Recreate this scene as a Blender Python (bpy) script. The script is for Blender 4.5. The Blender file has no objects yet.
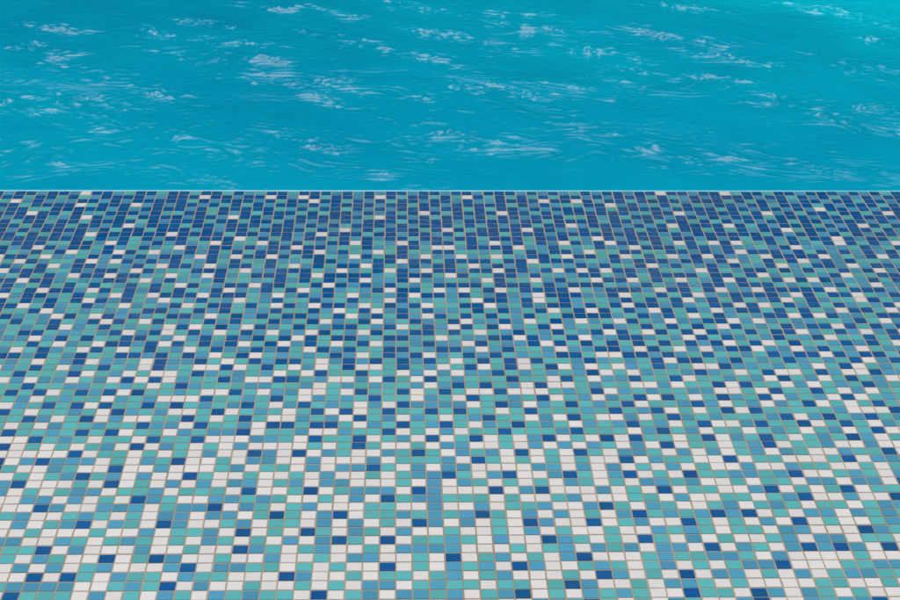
import bpy, math, random
import numpy as np

S = bpy.context.scene
COL = S.collection
random.seed(11)
rng = np.random.default_rng(7)

P = 0.027          # tile pitch (tile + joint), metres

# Mosaic read off the photograph: row number (1 = at the water's edge),
# first column, then the colours: D deep blue, B mid blue, G teal, W white
ROWS = """
1 -36 BDDBDDBWD DBGDDGDDG DDGDBGDDG DDDBDBDBD DBDDBDDBDD DBDBDBGDB DDBDDWDDB DDWGDDGDD BDDDBDBDGD
2 -36 DDGDDGDGB DDDDBBDDD WDDBDDWDB WDGDDBDWD GDDGDGWDGD GDGDGDDBD BDDDGDGBD BDDDDBDDG DBDGDBDBDD
3 -36 GWBDBBBDD BDBDDDDDG DBDDDBDGD DWDDGDBDG DDBDDBDBB DDDDWDDWDG DDGDDDDBD DDGDGDBDB DDBDDGDDB
4 -36 DDGDDDDWG DDDWBDBDD BDGDGDBDD BDBDDDDBD DGDDBDDDD DGDBDBGGDD WBDBGDGDG BDDBDDGDD DGDBDDDGD
5 -36 BDDGGDDDD DBDBDDDDB DGDDDDDGB DGDDGDBDB DDDBDDGDG DDBDBDDDB DGDDDDBDDD DGDDBDDBD BWDDBDBDD
6 -35 DDWDDGDBG DDDBDGGD DGDBDGDDD GDGDDBDBD GDWDGDDDD WDDGDBDDD DDDBGDDWB DDDDGDWBD GDDGDDGDWD
7 -35 BDDDBBDWD BDGDDDDBD DBWDDBDB DDDDDDGWD DBDGDDBDG DDBDDDGGD BDGDDDBDD BDBDDDGDD DBDDGDDDD
8 -35 DGDDGDDGD DDDGDBDDD GDDGDDGD DBDBDBDDD GDDDDBDDD DBDDGDDDD GDDBDGDDG DGDBDBDDG DDBDDDBDB
9 -35 DDGDDDGDD BDWBDDDGD DBDDDBDDB DBDGDDDB DBDDDGDGD BDDGDDWBD DDBDBDWDD DDWDGDBDD DGDBDWDGD
10 -35 DBDBDDDDB DGDDGDDDB DBDDGDDDD GDBWBDGD DDGDWDGDD DDWDDBBDG DBDGDDGDD GDGDBDDWG DDBDDDGDB
11 -34 DGDGDBDW DDDDDDWDD DDGDDBDDB DWDDDGDD BDDBDGDDD GDDDBDDDD DDDDDBDBD DDDDDGDB DDBDGDBDD
12 -34 DDDDDDDG DBDGDBDDG DDDWGDGDB DDGDBDBD DGDDBDDGD DDGDDDGBW DBDDDGDD BDBDGDDBD GDDWDBDDG
13 -34 GDDDGGDDB WDGBDBDB GWDGGWDBD GBDDWDGB WDBDDGDBW BDGDBWDBD WDDGDBWD GWDWGGDGD BGDWDGDBW
14 -34 DBDWDBDDG DBGDBGWD BDDBDBDDW DDBGGDBG DDGWWBDDD DWBBDGBGD BBWDDDGD DBDBBGBDW BBBBGDBGD
15 -34 DGBDGDWGB DWDGWBBD BDGDGDDBD DWBDGBWG DGGDDGGBG DGDBDDBW GGDDGGDDB DBDWDDDBD GDBDBDBD
16 -33 DDGWBBGD BDBDBDDB WDBWDDWDG DDGBWDGD DBWBBWBGW GBDDGWDD GDWGDGWBD WDBBGWDD DDWBGBDWD
17 -33 GWDBGGDW BWDBDBDGB DGDGGDBB GDDBBBDD WDDGDDDDG DDWDDDBG BDBDDDBDD BDWBGDGD WBDBDGGBG
18 -33 DBGDWBDD BGBDGWDDB WBDDGDGW BDGDDWDG BDBDDGWBD BDGGBBDB DGGDWBDGB DBDGBDWB GDDBWBDD
19 -33 WDDDGGDB DDBWDBGGD DDGWBBDD DGBWBGDW DBWDDBDDW DDBDWDWD WDDBDGGB WDGBDDGDB DGGDBDWB
20 -33 BGDGDBWDD WDDBGWGB WDBGDDDG DWDDDDBG DDDGWDGGD DBDGBBDD GBDGDDDD GDDGDWBGB GBDWGGDD
21 -32 DWDDBGBB DDGWBDBG BDGGBGDB DGDBDWBB DWBBGGBWD GGWBDGGW DDWGDGWG BDWDGGDW DWDBBBDGD
22 -32 DBGDGDGD GBDGDGWD GBDDWDDG GDWDBDBD GBGDDDDG DDDGDBDDD GBBDGBDB DDBDDDGB GBBDGBWB
23 -32 DGDWDDBW DGDBDGDG BDWBBDGD WGDBGBDW DDGWBWGD WGDDDDWGB DDDBWDDG DWBBWDDD DDWGDDDB
24 -32 WBDDBGDG BWDGWDDD WDDDGBWB DBDGWBGB DWDDBDGB DBBWDDDB BDWGGDGDW BBDDDDBW DGDDWGBD
25 -32 DGDBDGDW DBDGBWGB DGBWGBDG GDBGDGBW DGBGBGWD DBDWGDBG GBDGDGDW BDGDGBDWG DBGGWDGB
26 -31 DWGDBGDB GWBGBDW GDDGDGWD BWDDBWGD BDWGGDDW BGDBDDBD GDWDDBDB GDDWDWGD BDGDBGBD
27 -31 GGDWBGBG BBGDDBGD BDGBBDG GDBWGDWB DGDBBGDG DBGDWGDW DGDBWDGD BWBDDGDG DGBWDDGW
28 -31 DBGBWDGW DBDBGDDB WGDBDGD DBGDWBDG DBWDGDGD GBDGGDDD DBGDBDGW GDBGBDDW DWDBBGDD
29 -31 GDGBDGBDW DGWDGBGDB DGGDBGDW BGDWBGDBG DWBBDBWGD BWBGWDGBW BBDDWBWB GBBGGBDGW B
30 -31 BGBGDWBGD GBGBWDWGD BWDBGDGB DDGBDWGDB WDGDWBGDW BGGDBGDG DGDGWDGBG DBDDWDGDB
31 -30 GDDGBBGB DWBDWGDBW GDBWBBWD GBWDGBDDG DGWGBDGBD GBDWDGWD GDWDBGDGD DWBGDBWBD
32 -30 BBWBDGDG GDDGBWBDG DBDGDWDG DDBGDDBGW GBBDDWDBG DWBBDDBG BWDGDBGBD GBDWGGDGD
33 -30 GGDGWBGWD DBDWDGDB DWGDWBDG WGDWBGBDB BWDGBBDW DGDGDGDGD GDBDWGDWG DGGBDBDG W
34 -30 BWGDBGWDG WGDGBWGD BBDBDGWD BDGGDDGBD DBWBDGGB WBBDDBWDG WBWBDDWB BWBDGBWGB
35 -30 DDBDGBDGG DDBDGDBW GDWGBGBGD BWGDBDWB GDBDGBGB DDGWWDDBD BGDGGBGD BDDWDBDDG
36 -29 BGWGBDWB BGWDBBDG WGDBDDGWB DBDGDBDG WGDGDWDG GBDBGBGDW DDGBDGBG DBGBGDWBD
37 -29 BGDGWBGD GBWDBGWW DWGDGWBWG DWWGDGBW GDWGDWGD WBWGWBGDB GWWDBBGB GBWGDWGB G
38 -29 GDGGGDWG BWGWWGDB GBGBWGWDG GDGGWBWB WBBDGBGB GBDWGWBG GBDBGWGDW WGDBWWDB
39 -29 WBWBBWGB WDWDWBGG DBWWDDGBW WBWDGWDG BGGGDGGW DGWBBDGG DWGGBGBW DGBWGDGBW
40 -28 GDGGBBGG BGWGDBGGG BBGGBWGB GBGGBWBDG DGBWDWWGB GGWWBWGGD WDGGWBWG BGDBG
41 -28 DGDWGDBD WDGGBGWWD GWBBWWGW DGGDWGDGW WDWWWGBGD WBGBGGBB WWGWDGGDG WBWGG
42 -28 GBWGBGGW BGBWWWDGG BGDGWBGB GDGGWBGWD GGBGDWGBW BGDWDGWG DBGDWBGBW DWGB
43 -28 WBGDGDWDG GDGDGBGB DGWBDGBG WBWDBBBBW GDBWBGDGB GDWGGBDB WGBWBGDWG WGDG
44 -28 DGWGGBGWD BGBWWGDW GBGWGDWD WGDGGDGDG GWGDGGGB GDGBDWGWG DWDGGGGG BWWWD
45 -27 GDBWGDWB WWGGDGWG DGWWBGBW DGBWBGWGB DGGWBWDG WWBWGDBGB GGGBDWBD GBDGB
46 -27 WGWBGGBG GDBBWDGG BWDDGDDGW BGDGBDGW BGDGBGWB GBDGBWGDW WBDGGDWG DGWB
47 -27 DGGBGDGD WGGWBGBB DWGGBWWBG GDWGWBWG GDGGGBDG GGWBDGBW GGWGBGWGB WGDW
48 -27 WWDGBGWG GWDGGDWW WBBGWDGGD WGBWDWGD WGWBDWGW DWDGGWGD WBGDGWGBG DBWG
49 -27 DWGWGWGB WDWBGWGW BWWWWGWGD GWWGWBBW WGWBWBWB GWBWDWGG WGBDWGGB WWBW
50 -26 WWWWDWGGWG WGWBWWDBWD WBGWWBGDGW BGBWDWGWDG WBBGWBWBWG BWBGWWBGGD
51 -26 WBDBBBWGWB GDWWGWBBWW BWWWBWGGGB WDGWGWGWGW WDWBGGWWDW GGWWWGDWBB
52 -26 GWWBGWWDWW BWWWGBWGGW BWBBDGWBWB BWWWWBBWBW BWGWBWGWWB WWBGGWWGWG
53 -26 WGWGBDGBWB WWDGWWGWWG WBWWGWGBBD GWBDWWBDG WBDWGWDGGB BGBDWWGBGW
54 -26 BDWWWGWDWG WBWBWBBWGB WBBWWWGWBW BGWGWGWBG WGWBBGBWWG WGGWBBWBBW
55 -25 WGWGBBWGG BWGGGWDWWG DWGBBBWDBW WWDWBDWWW BWGWDWGGWW BDWGWGDWGG
56 -25 WBBWBWGWD BGWWBBGBGW WGWBWDGBB GGGWGWWGBW WWGGWBWWGG WGBDWWBWWD
57 -25 WWDBWWBBB WGBBDWBGWG BWWWGGWWB WWBWGGBWWB DGWBGWWGBW GBGWGGWGB
58 -25 GBWWGBGWGW BBWBBWGDG WBDWGGBGB GBDGWBWBWG WBDGBGBDBD WGWBBWBGB
59 -25 WBWGBDWBGW DBWWGBWGG WBWBWGWDB WBWGWDBWWD WGBWWDGWG WBWDWGWWGB
60 -24 WGWWWGWWB WGGBWDWGW DGWBGWBWW GWWGWBWGWW GWWBGBGWG GWBBWWWDBG
61 -24 BWWBGWGBG WGWBGWGWB WBDGWDWGG BGWBWWDBGW GWDGWBWGW WGBWBBWGG
62 -24 GGDWBWWWB WWGWWDBGW GBWWGWBBB BWWWGWGBWB GBWBBWDWB GWBDBDBWD
63 -24 GWBGWWDWG DBWWGWWBW WGWBBWWGW DWGBWGWBD WWWGBGGBBG WBWWWWGWW
64 -24 WBWBWGBWW WBDWBBGGW GWGWWDWGW BGBWDBWWG BGWGBWGWG BBDWWWGGBB
65 -23 WDWDGWBG GWBGGWWWD BWWGWGGWG BWGBWWWGW DBWGWDWBB WGWBWGBBG
66 -23 BBBBWWGBG DWBWWGWW GWGWBBWGB GGWGGWGDB WWGWBBGWG WWWWGGWWG
67 -23 DGGGWBWGW BGWBGBGG WDWGBWBBG BWGBDWGWB GBGWWDGGW DBWBGWGWW
"""
ADDED_HEDGE_H, SKY_STR, SUN_STR, SUN_ANG, EXPO = 5.6, 0.12, 1.4, 48, 0.11

PAT = {}
FREQ = {}
for line in ROWS.strip().splitlines():
    n, i0, *pieces = line.split()
    s = ''.join(pieces)
    n, i0 = int(n), int(i0)
    FREQ[n] = s
    for k, ch in enumerate(s):
        PAT[(i0 + k, n)] = ch


# ------------------------------------------------------------ helpers
def new_mat(name):
    m = bpy.data.materials.new(name)
    m.use_nodes = True
    nt = m.node_tree
    b = nt.nodes['Principled BSDF']
    return m, nt, b


def node(nt, kind, **kw):
    n = nt.nodes.new(kind)
    for k, v in kw.items():
        setattr(n, k, v)
    return n


def setin(n, **kw):
    for k, v in kw.items():
        n.inputs[k.replace('_', ' ')].default_value = v


def mesh_obj(name, verts, faces, mats, smooth=False, fmat=None):
    me = bpy.data.meshes.new(name)
    verts = np.asarray(verts, dtype=np.float32)
    faces = np.asarray(faces, dtype=np.int32)
    nf, k = faces.shape
    me.vertices.add(len(verts))
    me.vertices.foreach_set('co', verts.ravel())
    me.loops.add(nf * k)
    me.loops.foreach_set('vertex_index', faces.ravel())
    me.polygons.add(nf)
    me.polygons.foreach_set('loop_start', np.arange(nf, dtype=np.int32) * k)
    me.polygons.foreach_set('loop_total', np.full(nf, k, dtype=np.int32))
    me.polygons.foreach_set('use_smooth', np.full(nf, bool(smooth)))
    for m in mats:
        me.materials.append(m)
    if fmat is not None:
        me.polygons.foreach_set('material_index', np.asarray(fmat, dtype=np.int32))
    me.update(calc_edges=True)
    me.validate()
    o = bpy.data.objects.new(name, me)
    COL.objects.link(o)
    return o


# ------------------------------------------------------------ tile materials
def tile_mat(name, col, rough, streak, vary, spec=0.2):
    m, nt, b = new_mat(name)
    L = nt.links
    att = node(nt, 'ShaderNodeAttribute', attribute_name='tone')
    geo = node(nt, 'ShaderNodeNewGeometry')
    # every glass tile comes from its own batch: slightly lighter or darker, greener or bluer
    hsv = node(nt, 'ShaderNodeHueSaturation')
    hsv.inputs['Color'].default_value = (*col, 1)
    mv = node(nt, 'ShaderNodeMapRange')
    setin(mv, To_Min=1 - vary, To_Max=1 + vary)
    L.new(att.outputs['Fac'], mv.inputs['Value'])
    L.new(mv.outputs['Result'], hsv.inputs['Value'])
    mh = node(nt, 'ShaderNodeMath', operation='MULTIPLY')
    mh.inputs[1].default_value = 7.31
    L.new(att.outputs['Fac'], mh.inputs[0])
    fr = node(nt, 'ShaderNodeMath', operation='FRACT')
    L.new(mh.outputs[0], fr.inputs[0])
    mhr = node(nt, 'ShaderNodeMapRange')
    setin(mhr, To_Min=0.494, To_Max=0.506)
    L.new(fr.outputs[0], mhr.inputs['Value'])
    L.new(mhr.outputs['Result'], hsv.inputs['Hue'])
    # stretched noise streaks, lighter than the tile colour
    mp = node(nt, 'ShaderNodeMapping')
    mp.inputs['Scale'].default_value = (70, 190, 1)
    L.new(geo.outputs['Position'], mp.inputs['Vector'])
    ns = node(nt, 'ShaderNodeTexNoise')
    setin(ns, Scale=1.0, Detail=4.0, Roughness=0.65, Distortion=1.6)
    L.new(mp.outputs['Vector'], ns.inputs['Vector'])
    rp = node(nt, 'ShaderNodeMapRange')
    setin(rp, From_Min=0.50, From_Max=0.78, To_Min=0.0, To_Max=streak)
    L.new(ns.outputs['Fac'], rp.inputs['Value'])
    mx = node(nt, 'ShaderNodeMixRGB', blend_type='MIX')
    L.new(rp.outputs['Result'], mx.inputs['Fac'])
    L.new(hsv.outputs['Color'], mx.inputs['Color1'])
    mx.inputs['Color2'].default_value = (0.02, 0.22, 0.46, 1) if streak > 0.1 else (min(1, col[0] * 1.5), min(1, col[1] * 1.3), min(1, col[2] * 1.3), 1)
    # faint limescale and dirt
    nd = node(nt, 'ShaderNodeTexNoise')
    setin(nd, Scale=5.0, Detail=6.0, Roughness=0.7)
    L.new(geo.outputs['Position'], nd.inputs['Vector'])
    rd = node(nt, 'ShaderNodeMapRange')
    setin(rd, From_Min=0.45, From_Max=0.8, To_Min=0.0, To_Max=0.07)
    L.new(nd.outputs['Fac'], rd.inputs['Value'])
    mx2 = node(nt, 'ShaderNodeMixRGB', blend_type='MIX')
    L.new(rd.outputs['Result'], mx2.inputs['Fac'])
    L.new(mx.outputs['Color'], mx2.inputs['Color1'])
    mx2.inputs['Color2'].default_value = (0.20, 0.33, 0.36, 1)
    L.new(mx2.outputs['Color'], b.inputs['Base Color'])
    # wavy fired surface, wetter and livelier close to the water
    n1 = node(nt, 'ShaderNodeTexNoise')
    setin(n1, Scale=95.0, Detail=3.0, Roughness=0.6, Distortion=0.8)
    L.new(geo.outputs['Position'], n1.inputs['Vector'])
    sep = node(nt, 'ShaderNodeSeparateXYZ')
    L.new(geo.outputs['Position'], sep.inputs[0])
    wet = node(nt, 'ShaderNodeMapRange', interpolation_type='SMOOTHSTEP')
    setin(wet, From_Min=-1.25, From_Max=-0.45, To_Min=0.0, To_Max=1.0)
    L.new(sep.outputs['Y'], wet.inputs['Value'])
    nw = node(nt, 'ShaderNodeTexNoise')
    setin(nw, Scale=2.2, Detail=3.0, Roughness=0.55)
    L.new(geo.outputs['Position'], nw.inputs['Vector'])
    nwr = node(nt, 'ShaderNodeMapRange')
    setin(nwr, From_Min=0.40, From_Max=0.60, To_Min=0.15, To_Max=1.0)
    L.new(nw.outputs['Fac'], nwr.inputs['Value'])
    ww = node(nt, 'ShaderNodeMath', operation='MULTIPLY')
    L.new(wet.outputs['Result'], ww.inputs[0])
    L.new(nwr.outputs['Result'], ww.inputs[1])
    bs = node(nt, 'ShaderNodeMapRange')
    setin(bs, To_Min=0.12, To_Max=0.75)
    L.new(ww.outputs[0], bs.inputs['Value'])
    bp = node(nt, 'ShaderNodeBump')
    setin(bp, Distance=0.0012)
    L.new(bs.outputs['Result'], bp.inputs['Strength'])
    L.new(n1.outputs['Fac'], bp.inputs['Height'])
    L.new(bp.outputs['Normal'], b.inputs['Normal'])
    rr = node(nt, 'ShaderNodeMapRange')
    setin(rr, To_Min=rough, To_Max=0.10)
    L.new(ww.outputs[0], rr.inputs['Value'])
    L.new(rr.outputs['Result'], b.inputs['Roughness'])
    b.inputs['IOR'].default_value = 1.5
    b.inputs['Specular IOR Level'].default_value = spec
    # thin film of splashed water near the pool
    n3 = node(nt, 'ShaderNodeTexNoise')
    setin(n3, Scale=55.0, Detail=3.0, Roughness=0.55, Distortion=1.2)
    L.new(geo.outputs['Position'], n3.inputs['Vector'])
    b3 = node(nt, 'ShaderNodeBump')
    setin(b3, Strength=0.6, Distance=0.005)
    L.new(n3.outputs['Fac'], b3.inputs['Height'])
    L.new(b3.outputs['Normal'], b.inputs['Coat Normal'])
    L.new(ww.outputs[0], b.inputs['Coat Weight'])
    b.inputs['Coat IOR'].default_value = 1.33
    b.inputs['Coat Roughness'].default_value = 0.04
    return m


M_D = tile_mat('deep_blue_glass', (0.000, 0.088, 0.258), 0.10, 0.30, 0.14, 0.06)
M_B = tile_mat('mid_blue_glass', (0.058, 0.295, 0.420), 0.2, 0.06, 0.13)
M_G = tile_mat('teal_glass', (0.085, 0.425, 0.400), 0.2, 0.06, 0.11)
M_W = tile_mat('white_glass', (0.735, 0.70, 0.63), 0.32, 0.0, 0.05)

M_GR, nt, b = new_mat('sandy_grout')
L = nt.links
g = node(nt, 'ShaderNodeNewGeometry')
n1 = node(nt, 'ShaderNodeTexNoise')
setin(n1, Scale=3.0, Detail=8.0, Roughness=0.75)
L.new(g.outputs['Position'], n1.inputs['Vector'])
cr = node(nt, 'ShaderNodeValToRGB')
cr.color_ramp.elements[0].position = 0.32
cr.color_ramp.elements[0].color = (0.30, 0.235, 0.135, 1)
cr.color_ramp.elements[1].position = 0.7
cr.color_ramp.elements[1].color = (0.44, 0.37, 0.26, 1)
L.new(n1.outputs['Fac'], cr.inputs['Fac'])
L.new(cr.outputs['Color'], b.inputs['Base Color'])
b.inputs['Roughness'].default_value = 0.9
n2 = node(nt, 'ShaderNodeTexNoise')
setin(n2, Scale=900.0, Detail=3.0)
L.new(g.outputs['Position'], n2.inputs['Vector'])
bp = node(nt, 'ShaderNodeBump')
setin(bp, Strength=0.5, Distance=0.0006)
L.new(n2.outputs['Fac'], bp.inputs['Height'])
L.new(bp.outputs['Normal'], b.inputs['Normal'])

# ------------------------------------------------------------ the mosaic floor
I0, I1, N0, N1 = -92, 104, 1, 118
verts, faces, fm, tone = [], [], [], []
SHEETS = {}
CODE = {'D': 0, 'B': 1, 'G': 2, 'W': 3}
JOINT = 0.0021
half = (P - JOINT) / 2
half_x = half + 0.00015
bev = 0.0008
for n in range(N0, N1 + 1):
    src = FREQ[n] if n in FREQ else ''.join(FREQ[k] for k in range(60, 68))
    for i in range(I0, I1):
        c = PAT.get((i, n)) or random.choice(src)
        # tiles come on paper sheets of 12 by 12, each laid a hair off true
        key = (i // 12, n // 12)
        if key not in SHEETS:
            SHEETS[key] = (random.gauss(0, 0.00035), random.gauss(0, 0.00035), random.gauss(0, 0.0010), random.gauss(0, 0.0018))
        ox, oy, orz, otl = SHEETS[key]
        lx, ly = (i % 12 - 5.5) * P, -(n % 12 - 5.5) * P
        cx = (i + 0.5) * P + ox - orz * ly + random.gauss(0, 0.00024)
        cy = -(n - 0.5) * P + oy + orz * lx + random.gauss(0, 0.00024)
        hx = half_x + random.gauss(0, 0.00018)
        hy = half + 0.0001 + random.gauss(0, 0.00018)
        tx, ty = random.gauss(0, 0.0065), random.gauss(0, 0.0065)
        rz = random.gauss(0, 0.006)
        z0 = random.gauss(0, 0.00008)
        k = len(verts)
        for (rx, ry, z) in ((hx, hy, -0.0012), (hx - bev, hy - bev, 0.0)):
            for sx, sy in ((-1, -1), (1, -1), (1, 1), (-1, 1)):
                dx, dy = sx * rx, sy * ry
                verts.append((cx + dx - rz * dy, cy + dy + rz * dx, z0 + z + dx * tx + dy * ty))
        faces.append((k + 4, k + 5, k + 6, k + 7))
        for a in range(4):
            d = (a + 1) % 4
            faces.append((k + a, k + d, k + 4 + d, k + 4 + a))
        m = CODE[c]
        fm += [m] * 5
        t = random.random()
        tone += [t] * 5
# the joint bed between the tiles
gx0, gx1, gy0, gy1, gz = I0 * P, I1 * P, -N1 * P, 0.0, -0.00072
k = len(verts)
nx, ny = 60, 40
for b_ in range(ny + 1):
    for a_ in range(nx + 1):
        verts.append((gx0 + (gx1 - gx0) * a_ / nx, gy0 + (gy1 - gy0) * b_ / ny, gz))
for b_ in range(ny):
    for a_ in range(nx):
        q = k + b_ * (nx + 1) + a_
        faces.append((q, q + 1, q + nx + 2, q + nx + 1))
        fm.append(4)
        tone.append(0.5)
floor = mesh_obj('tiled_floor', verts, faces, [M_D, M_B, M_G, M_W, M_GR], fmat=fm)
at = floor.data.attributes.new('tone', 'FLOAT', 'FACE')
at.data.foreach_set('value', np.asarray(tone, dtype=np.float32))
floor['kind'] = 'structure'

# ------------------------------------------------------------ rounded edging strip along the water
M_E, nt, b = new_mat('pale_aqua_edging')
g = node(nt, 'ShaderNodeNewGeometry')
n1 = node(nt, 'ShaderNodeTexNoise')
setin(n1, Scale=9.0, Detail=5.0)
nt.links.new(g.outputs['Position'], n1.inputs['Vector'])
cr = node(nt, 'ShaderNodeValToRGB')
cr.color_ramp.elements[0].position = 0.3
cr.color_ramp.elements[0].color = (0.10, 0.50, 0.56, 1)
cr.color_ramp.elements[1].position = 0.7
cr.color_ramp.elements[1].color = (0.19, 0.64, 0.68, 1)
nt.links.new(n1.outputs['Fac'], cr.inputs['Fac'])
nt.links.new(cr.outputs['Color'], b.inputs['Base Color'])
b.inputs['Roughness'].default_value = 0.25
prof = [(-0.0005, -0.02), (-0.0005, -0.0035), (0.0006, -0.0012)]
for a_ in range(7):
    t = math.pi / 2 * a_ / 6
    prof.append((0.007 + 0.006 * math.sin(t), -0.006 + 0.006 * math.cos(t)))
prof += [(0.013, -0.12), (-0.0005, -0.12)]
ev, ef = [], []
xs = np.linspace(-7.0, 7.0, 281)
wob = np.cumsum(rng.normal(0, 0.00012, len(xs)))
wob -= np.linspace(wob[0], wob[-1], len(xs))
for a_, x in enumerate(xs):
    for (y, z) in prof:
        ev.append((x, y + (wob[a_] * 0.3 if y > 0.002 else 0), z))
np_ = len(prof)
for a_ in range(len(xs) - 1):
    for q in range(np_):
        r = (q + 1) % np_
        ef.append((a_ * np_ + q, a_ * np_ + r, (a_ + 1) * np_ + r, (a_ + 1) * np_ + q))
edge = mesh_obj('edging_strip', ev, ef, [M_E])
edge['label'] = 'thin pale aqua edging strip running straight between the mosaic tiles and the water'
edge['category'] = 'pool edging'

# ------------------------------------------------------------ pool water
M_WA, nt, b = new_mat('turquoise_pool_water')
L = nt.links
g = node(nt, 'ShaderNodeNewGeometry')
n1 = node(nt, 'ShaderNodeTexNoise')
setin(n1, Scale=0.45, Detail=2.0, Roughness=0.5)
L.new(g.outputs['Position'], n1.inputs['Vector'])
cr = node(nt, 'ShaderNodeValToRGB')
cr.color_ramp.elements[0].position = 0.35
cr.color_ramp.elements[0].color = (0.000, 0.31, 0.455, 1)
cr.color_ramp.elements[1].position = 0.68
cr.color_ramp.elements[1].color = (0.000, 0.41, 0.535, 1)
ce = cr.color_ramp.elements.new(0.95)
ce.color = (0.000, 0.60, 0.70, 1)
# water colour lightens towards the right, most in the far right corner
sp = node(nt, 'ShaderNodeSeparateXYZ')
L.new(g.outputs['Position'], sp.inputs[0])
gx = node(nt, 'ShaderNodeMath', operation='MULTIPLY')
gx.inputs[1].default_value = 0.075
L.new(sp.outputs['X'], gx.inputs[0])
ga = node(nt, 'ShaderNodeMath', operation='ADD', use_clamp=True)
L.new(gx.outputs[0], ga.inputs[0])
L.new(n1.outputs['Fac'], ga.inputs[1])
nm = node(nt, 'ShaderNodeTexNoise')
setin(nm, Scale=2.4, Detail=4.0, Roughness=0.6, Distortion=0.8)
L.new(g.outputs['Position'], nm.inputs['Vector'])
nmr = node(nt, 'ShaderNodeMapRange')
setin(nmr, From_Min=0.2, From_Max=0.8, To_Min=-0.12, To_Max=0.16)
L.new(nm.outputs['Fac'], nmr.inputs['Value'])
gb = node(nt, 'ShaderNodeMath', operation='ADD', use_clamp=True)
L.new(ga.outputs[0], gb.inputs[0])
L.new(nmr.outputs['Result'], gb.inputs[1])
gy = node(nt, 'ShaderNodeMath', operation='MULTIPLY_ADD')
gy.inputs[1].default_value = 0.8
L.new(sp.outputs['Y'], gy.inputs[0])
L.new(sp.outputs['X'], gy.inputs[2])
gr = node(nt, 'ShaderNodeMapRange', interpolation_type='SMOOTHSTEP')
setin(gr, From_Min=2.0, From_Max=3.5, To_Min=0.0, To_Max=0.24)
L.new(gy.outputs[0], gr.inputs['Value'])
gs = node(nt, 'ShaderNodeMath', operation='ADD', use_clamp=True)
L.new(gb.outputs[0], gs.inputs[0])
L.new(gr.outputs['Result'], gs.inputs[1])
L.new(gs.outputs[0], cr.inputs['Fac'])
L.new(cr.outputs['Color'], b.inputs['Base Color'])
b.inputs['Roughness'].default_value = 0.03
b.inputs['IOR'].default_value = 1.333
b.inputs['Specular IOR Level'].default_value = 0.4
n2 = node(nt, 'ShaderNodeTexNoise')
setin(n2, Scale=34.0, Detail=5.0, Roughness=0.62, Distortion=1.2)
L.new(g.outputs['Position'], n2.inputs['Vector'])
bp = node(nt, 'ShaderNodeBump')
setin(bp, Strength=0.22, Distance=0.004)
L.new(n2.outputs['Fac'], bp.inputs['Height'])
L.new(bp.outputs['Normal'], b.inputs['Normal'])


def axis(lo, hi, a, b_, step, grow=1.12):
    mid = list(np.arange(a, b_ + step / 2, step))
    s, v, left = step, a, []
    while v > lo:
        s *= grow
        v -= s
        left.append(max(v, lo))
    s, v, right = step, b_, []
    while v < hi:
        s *= grow
        v += s
        right.append(min(v, hi))
    return np.array(left[::-1] + mid + right)


WX = axis(-7.0, 7.0, -2.3, 2.5, 0.006)
WY = axis(0.0132, 8.0, 0.0132, 2.6, 0.005)
X, Y = np.meshgrid(WX, WY)


def field(X, Y, l0, l1, count, direction, spread, seed, power=1.0):
    r = np.random.default_rng(seed)
    out = np.zeros_like(X)
    for _ in range(count):
        lam = math.exp(r.uniform(math.log(l0), math.log(l1)))
        th = direction + r.normal(0, spread)
        k = 2 * math.pi / lam
        out += lam ** power * np.sin(k * (X * math.cos(th) + Y * math.sin(th)) + r.uniform(0, 2 * math.pi))
    return out / (math.sqrt(count / 2.0))


# slow swell, medium chop, then fine ripples gathered in drifting bands
warp = field(X, Y, 0.5, 1.3, 14, 0.3, 2.0, 3)
Xw, Yw = X + 0.10 * warp, Y + 0.10 * field(X, Y, 0.5, 1.3, 14, 1.3, 2.0, 4)
swell = field(Xw, Yw, 0.6, 1.6, 16, math.radians(70), 0.5, 5) * 0.0026
chop = field(Xw, Yw, 0.16, 0.42, 34, math.radians(58), 0.5, 6) 
Xf, Yf = X + 0.45 * chop, Y + 0.45 * field(X, Y, 0.15, 0.4, 20, 0.5, 1.5, 15)
fine = field(Xf, Yf, 0.045, 0.15, 80, math.radians(60), 0.75, 8)
vfine = field(Xf, Yf, 0.022, 0.045, 60, math.radians(65), 0.9, 12)
band = field(X, Y, 0.55, 1.5, 14, math.radians(115), 0.35, 9, 0.0) + 0.8 * field(X, Y, 0.25, 0.5, 18, 1.4, 1.5, 10, 0.0)
frag = field(X, Y, 0.10, 0.30, 40, math.radians(100), 1.0, 14, 0.3)
frag /= frag.std()
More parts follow.
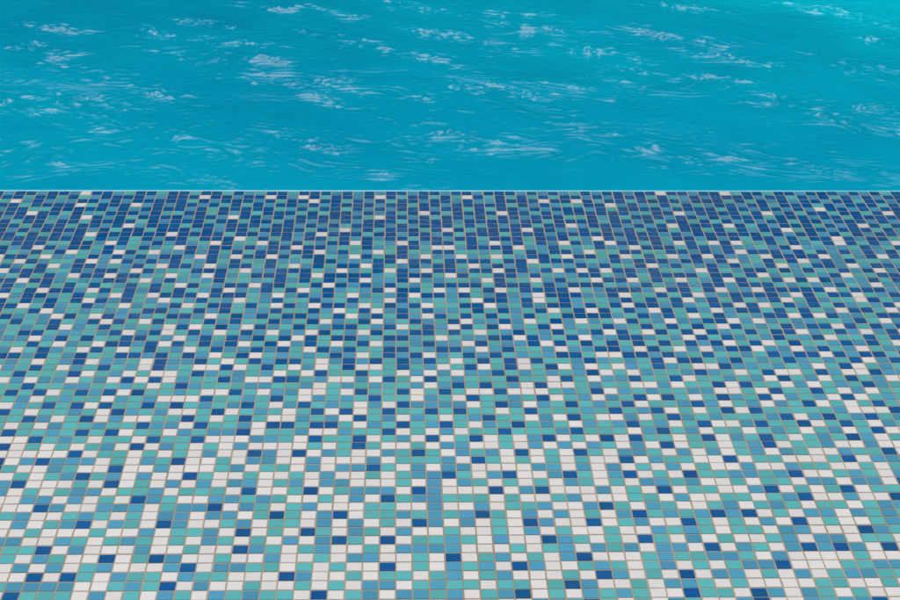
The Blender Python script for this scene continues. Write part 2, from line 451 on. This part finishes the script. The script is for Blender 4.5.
# places where the chop breaks into ruffled patches
SWELLS = [(0.27, 1.43), (0.31, 0.90), (0.25, 0.88), (0.51, 0.88), (0.49, 0.90), (0.65, 1.32), (0.57, 1.35), (0.73, 0.96), (0.76, 1.06), (0.90, 1.50), (0.95, 1.44), (1.06, 1.27), (1.09, 1.20), (1.02, 0.96), (1.10, 0.89), (1.15, 0.81), (1.13, 0.74), (1.25, 0.72), (1.22, 0.65), (1.34, 0.59), (1.32, 0.77), (1.44, 1.89), (1.50, 1.76), (1.47, 1.85), (1.58, 1.45), (1.51, 1.06), (1.65, 1.67), (0.16, 0.52), (0.20, 0.45), (0.34, 0.41), (0.54, 0.54), (0.56, 0.50), (0.67, 0.39), (0.73, 0.33), (0.72, 0.29), (0.90, 0.29), (0.92, 0.25), (1.07, 0.26), (1.20, 0.14), (1.26, 0.18), (1.45, 1.17), (1.01, 1.84), (0.54, 1.56), (0.41, 1.55), (0.40, 1.74), (-1.10, 1.54), (-1.14, 1.31), (-1.00, 1.14), (-0.74, 0.89), (-1.08, 0.73), (-0.97, 0.77), (-1.04, 0.74), (-0.89, 0.82), (-0.79, 0.49), (-0.74, 0.53), (-0.71, 0.46), (-0.91, 0.33), (-1.01, 0.25), (-0.95, 0.29), (-0.51, 0.37), (-0.58, 0.47), (-0.43, 0.33), (-0.35, 0.34), (-0.50, 0.14), (-0.77, 1.48), (-0.62, 1.60), (-0.48, 1.37), (-0.39, 1.10), (-0.36, 0.98), (-0.32, 0.95), (-0.25, 0.85), (-0.15, 0.95), (-0.14, 0.88), (-0.08, 0.90), (0.01, 0.85), (-0.26, 1.80), (-0.21, 1.73), (-0.23, 1.49), (-0.15, 1.41), (-0.10, 1.38), (-0.40, 1.82), (0.03, 1.87), (0.14, 1.21), (0.14, 1.49), (-0.03, 0.15), (0.04, 0.35), (-0.15, 0.37), (-0.43, 1.20), (-0.61, 1.20), (-0.25, 0.43)]
ruff = np.zeros_like(X)
for qx, qy in SWELLS:
    dx, dy = X - qx, Y - qy
    u_ = dx * 0.83 - dy * 0.56
    v_ = dx * 0.56 + dy * 0.83
    ruff = np.maximum(ruff, np.exp(-(u_ / 0.20) ** 2 - (v_ / 0.065) ** 2))
outside = np.clip(np.maximum(np.abs(X) - 1.75, Y - 2.15) / 0.3, 0, 1)
mask = 1 / (1 + np.exp(-(band / band.std() + 0.75 * frag - 0.95) * 2.2)) * (0.12 + 0.88 * outside)
mask = np.maximum(mask, 1.1 * ruff / (1 + np.exp(-(frag + 0.5) * 2.2)))
chop_s = np.sign(chop) * np.abs(chop) ** 1.0
vein = field(X + 0.6 * chop, Y + 0.6 * chop, 0.13, 0.34, 50, math.radians(48), 0.6, 31)
vein /= vein.std()
vein2 = field(X + 0.3 * fine, Y, 0.08, 0.18, 50, math.radians(70), 0.9, 32)
vein2 /= vein2.std()
crest = np.exp(-(vein / 0.22) ** 2) + 0.55 * np.exp(-(vein2 / 0.25) ** 2)
fine_s = fine / fine.std()
Z = swell + 0.004 * chop_s * (0.6 + 1.0 * mask) + fine * (0.0022 + 0.0145 * mask) + crest * 0.0029 * (0.03 + mask) * (1 + 0.5 * fine_s) + vfine * (0.001 + 0.005 * mask)
far = np.clip((Y - 2.9) / 2.0, 0, 1)
side = np.clip((np.abs(X) - 2.8) / 2.0, 0, 1)
Z = Z * (1 - 0.8 * np.maximum(far, side))
calm = 0.25 + 0.75 * np.clip(Y / 0.45, 0, 1)
Z = Z * calm - 0.022
Z[0, :] = -0.022
nyw, nxw = Z.shape
wv = np.stack([X.ravel(), Y.ravel(), Z.ravel()], 1)
ii = np.arange(nxw - 1)[None, :] + nxw * np.arange(nyw - 1)[:, None]
ii = ii.ravel()
wf = np.stack([ii, ii + 1, ii + nxw + 1, ii + nxw], 1)
water = mesh_obj('water', wv, wf, [M_WA], smooth=True)
water['kind'] = 'structure'

# ------------------------------------------------------------ paving round the pool, ground to the horizon
M_P, nt, b = new_mat('pale_paving')
g = node(nt, 'ShaderNodeNewGeometry')
br = node(nt, 'ShaderNodeTexBrick')
br.offset = 0.0
setin(br, Scale=1.0, Mortar_Size=0.006, Brick_Width=0.6, Row_Height=0.6)
br.inputs['Color1'].default_value = (0.36, 0.34, 0.30, 1)
br.inputs['Color2'].default_value = (0.31, 0.29, 0.26, 1)
br.inputs['Mortar'].default_value = (0.16, 0.15, 0.13, 1)
nt.links.new(g.outputs['Position'], br.inputs['Vector'])
nt.links.new(br.outputs['Color'], b.inputs['Base Color'])
b.inputs['Roughness'].default_value = 0.7


def box(v, f, x0, x1, y0, y1, z0, z1):
    k = len(v)
    v += [(x0, y0, z0), (x1, y0, z0), (x1, y1, z0), (x0, y1, z0), (x0, y0, z1), (x1, y0, z1), (x1, y1, z1), (x0, y1, z1)]
    f += [(k, k + 3, k + 2, k + 1), (k + 4, k + 5, k + 6, k + 7), (k, k + 1, k + 5, k + 4),
          (k + 1, k + 2, k + 6, k + 5), (k + 2, k + 3, k + 7, k + 6), (k + 3, k, k + 4, k + 7)]


pv, pf = [], []
box(pv, pf, -14, -7.0, -9, 10, -0.2, -0.002)
box(pv, pf, 7.0, 14, -9, 10, -0.2, -0.002)
box(pv, pf, -7.0, 7.0, 8.0, 10, -0.2, -0.002)
box(pv, pf, -7.0, gx0, -9, -0.0005, -0.2, -0.002)
box(pv, pf, gx1, 7.0, -9, -0.0005, -0.2, -0.002)
box(pv, pf, gx0, gx1, -9, gy0, -0.2, -0.002)
pave = mesh_obj('pavement', pv, pf, [M_P])
pave['kind'] = 'structure'

M_L, nt, b = new_mat('lawn')
g = node(nt, 'ShaderNodeNewGeometry')
n1 = node(nt, 'ShaderNodeTexNoise')
setin(n1, Scale=2.0, Detail=8.0)
nt.links.new(g.outputs['Position'], n1.inputs['Vector'])
cr = node(nt, 'ShaderNodeValToRGB')
cr.color_ramp.elements[0].color = (0.025, 0.05, 0.015, 1)
cr.color_ramp.elements[1].color = (0.06, 0.10, 0.03, 1)
nt.links.new(n1.outputs['Fac'], cr.inputs['Fac'])
nt.links.new(cr.outputs['Color'], b.inputs['Base Color'])
b.inputs['Roughness'].default_value = 1.0
ground = mesh_obj('ground', [(-900, -900, -0.25), (900, -900, -0.25), (900, 900, -0.25), (-900, 900, -0.25)], [(0, 1, 2, 3)], [M_L])
ground['kind'] = 'structure'

# ------------------------------------------------------------ unseen greenery added to block sky reflections in water and tiles
M_H, nt, b = new_mat('added_hedge_leaves')
g = node(nt, 'ShaderNodeNewGeometry')
n1 = node(nt, 'ShaderNodeTexNoise')
setin(n1, Scale=6.0, Detail=4.0)
nt.links.new(g.outputs['Position'], n1.inputs['Vector'])
cr = node(nt, 'ShaderNodeValToRGB')
cr.color_ramp.elements[0].color = (0.018, 0.040, 0.014, 1)
cr.color_ramp.elements[1].color = (0.045, 0.085, 0.028, 1)
nt.links.new(n1.outputs['Fac'], cr.inputs['Fac'])
nt.links.new(cr.outputs['Color'], b.inputs['Base Color'])
b.inputs['Roughness'].default_value = 0.6
HY0, HY1, HX, HH = 10.4, 11.6, 15.0, ADDED_HEDGE_H
nl = 60000
r = np.random.default_rng(21)
pick = r.random(nl)
px = r.uniform(-HX, HX, nl)
py = np.where(pick < 0.7, HY0 + np.abs(r.normal(0, 0.12, nl)), r.uniform(HY0, HY1, nl))
pz = np.where(pick < 0.7, r.uniform(-0.2, HH, nl), HH + r.normal(0, 0.07, nl))
a1 = r.normal(size=(nl, 3)); a1 /= np.linalg.norm(a1, axis=1, keepdims=True)
a2 = np.cross(a1, r.normal(size=(nl, 3))); a2 /= np.linalg.norm(a2, axis=1, keepdims=True)
s1 = r.uniform(0.04, 0.08, (nl, 1)); c0 = np.stack([px, py, pz], 1)
hv = np.stack([c0 - a1 * s1, c0 - a2 * s1 * .5, c0 + a1 * s1, c0 + a2 * s1 * .5], 1).reshape(-1, 3)
hf = np.arange(nl * 4).reshape(-1, 4)
hv = [tuple(t) for t in hv]; hf = [tuple(t) for t in hf]
box(hv, hf, -HX, HX, HY0 + 0.15, HY1, -0.25, HH - 0.08)
added_hedge = mesh_obj('added_hedge', hv, hf, [M_H])
added_hedge['label'] = 'unseen tall dark green leaf screen added beyond the pool to block sky reflections'
added_hedge['category'] = 'added_hedge'

# ------------------------------------------------------------ light
SUN_EL, SUN_AZ = math.radians(68), math.radians(-12)   # azimuth from +Y towards +X
w = bpy.data.worlds.new('World')
S.world = w
w.use_nodes = True
nt = w.node_tree
bg = nt.nodes['Background']
sky = nt.nodes.new('ShaderNodeTexSky')
sky.sky_type = 'NISHITA'
sky.sun_disc = False
sky.sun_elevation = SUN_EL
sky.sun_rotation = SUN_AZ
sky.air_density = 1.0
sky.dust_density = 3.0
sky.ozone_density = 1.0
nt.links.new(sky.outputs['Color'], bg.inputs['Color'])
bg.inputs['Strength'].default_value = SKY_STR
sd = bpy.data.lights.new('sun', 'SUN')
sd.energy = SUN_STR
sd.angle = math.radians(SUN_ANG)
sd.color = (1.0, 0.965, 0.92)
so = bpy.data.objects.new('sun', sd)
COL.objects.link(so)
from mathutils import Vector, Matrix
dirv = Vector((math.sin(SUN_AZ) * math.cos(SUN_EL), math.cos(SUN_AZ) * math.cos(SUN_EL), math.sin(SUN_EL)))
so.rotation_euler = (-dirv).to_track_quat('-Z', 'Y').to_euler()
so.location = dirv * 20

# ------------------------------------------------------------ camera (solved from the tile joints)
f, pit, roll, yaw, X0, Y0, H0 = (1788.711, 0.4238544, 0.0118915, 0.0313773, 0.215601, -155.14546, 58.981765)
fw = Vector((math.sin(yaw) * math.cos(pit), math.cos(yaw) * math.cos(pit), -math.sin(pit)))
rt = Vector((math.cos(yaw), -math.sin(yaw), 0))
up = rt.cross(fw)
r2 = rt * math.cos(roll) + up * math.sin(roll)
u2 = -rt * math.sin(roll) + up * math.cos(roll)
cd = bpy.data.cameras.new('camera')
cam = bpy.data.objects.new('camera', cd)
COL.objects.link(cam)
M = Matrix((r2, u2, -fw)).transposed().to_4x4()
M.translation = Vector((X0 * P, Y0 * P, H0 * P))
cam.matrix_world = M
cd.sensor_width = 36
cd.sensor_fit = 'HORIZONTAL'
cd.lens = f / 900 * 36
cd.clip_start = 0.05
cd.clip_end = 3000
S.camera = cam

S.render.engine = 'CYCLES'
S.view_settings.view_transform = 'Standard'
S.view_settings.look = 'None'
S.view_settings.gamma = 1
S.view_settings.exposure = EXPO
S.view_settings.use_curve_mapping = False
S.render.resolution_x = 1024
S.render.resolution_y = 683
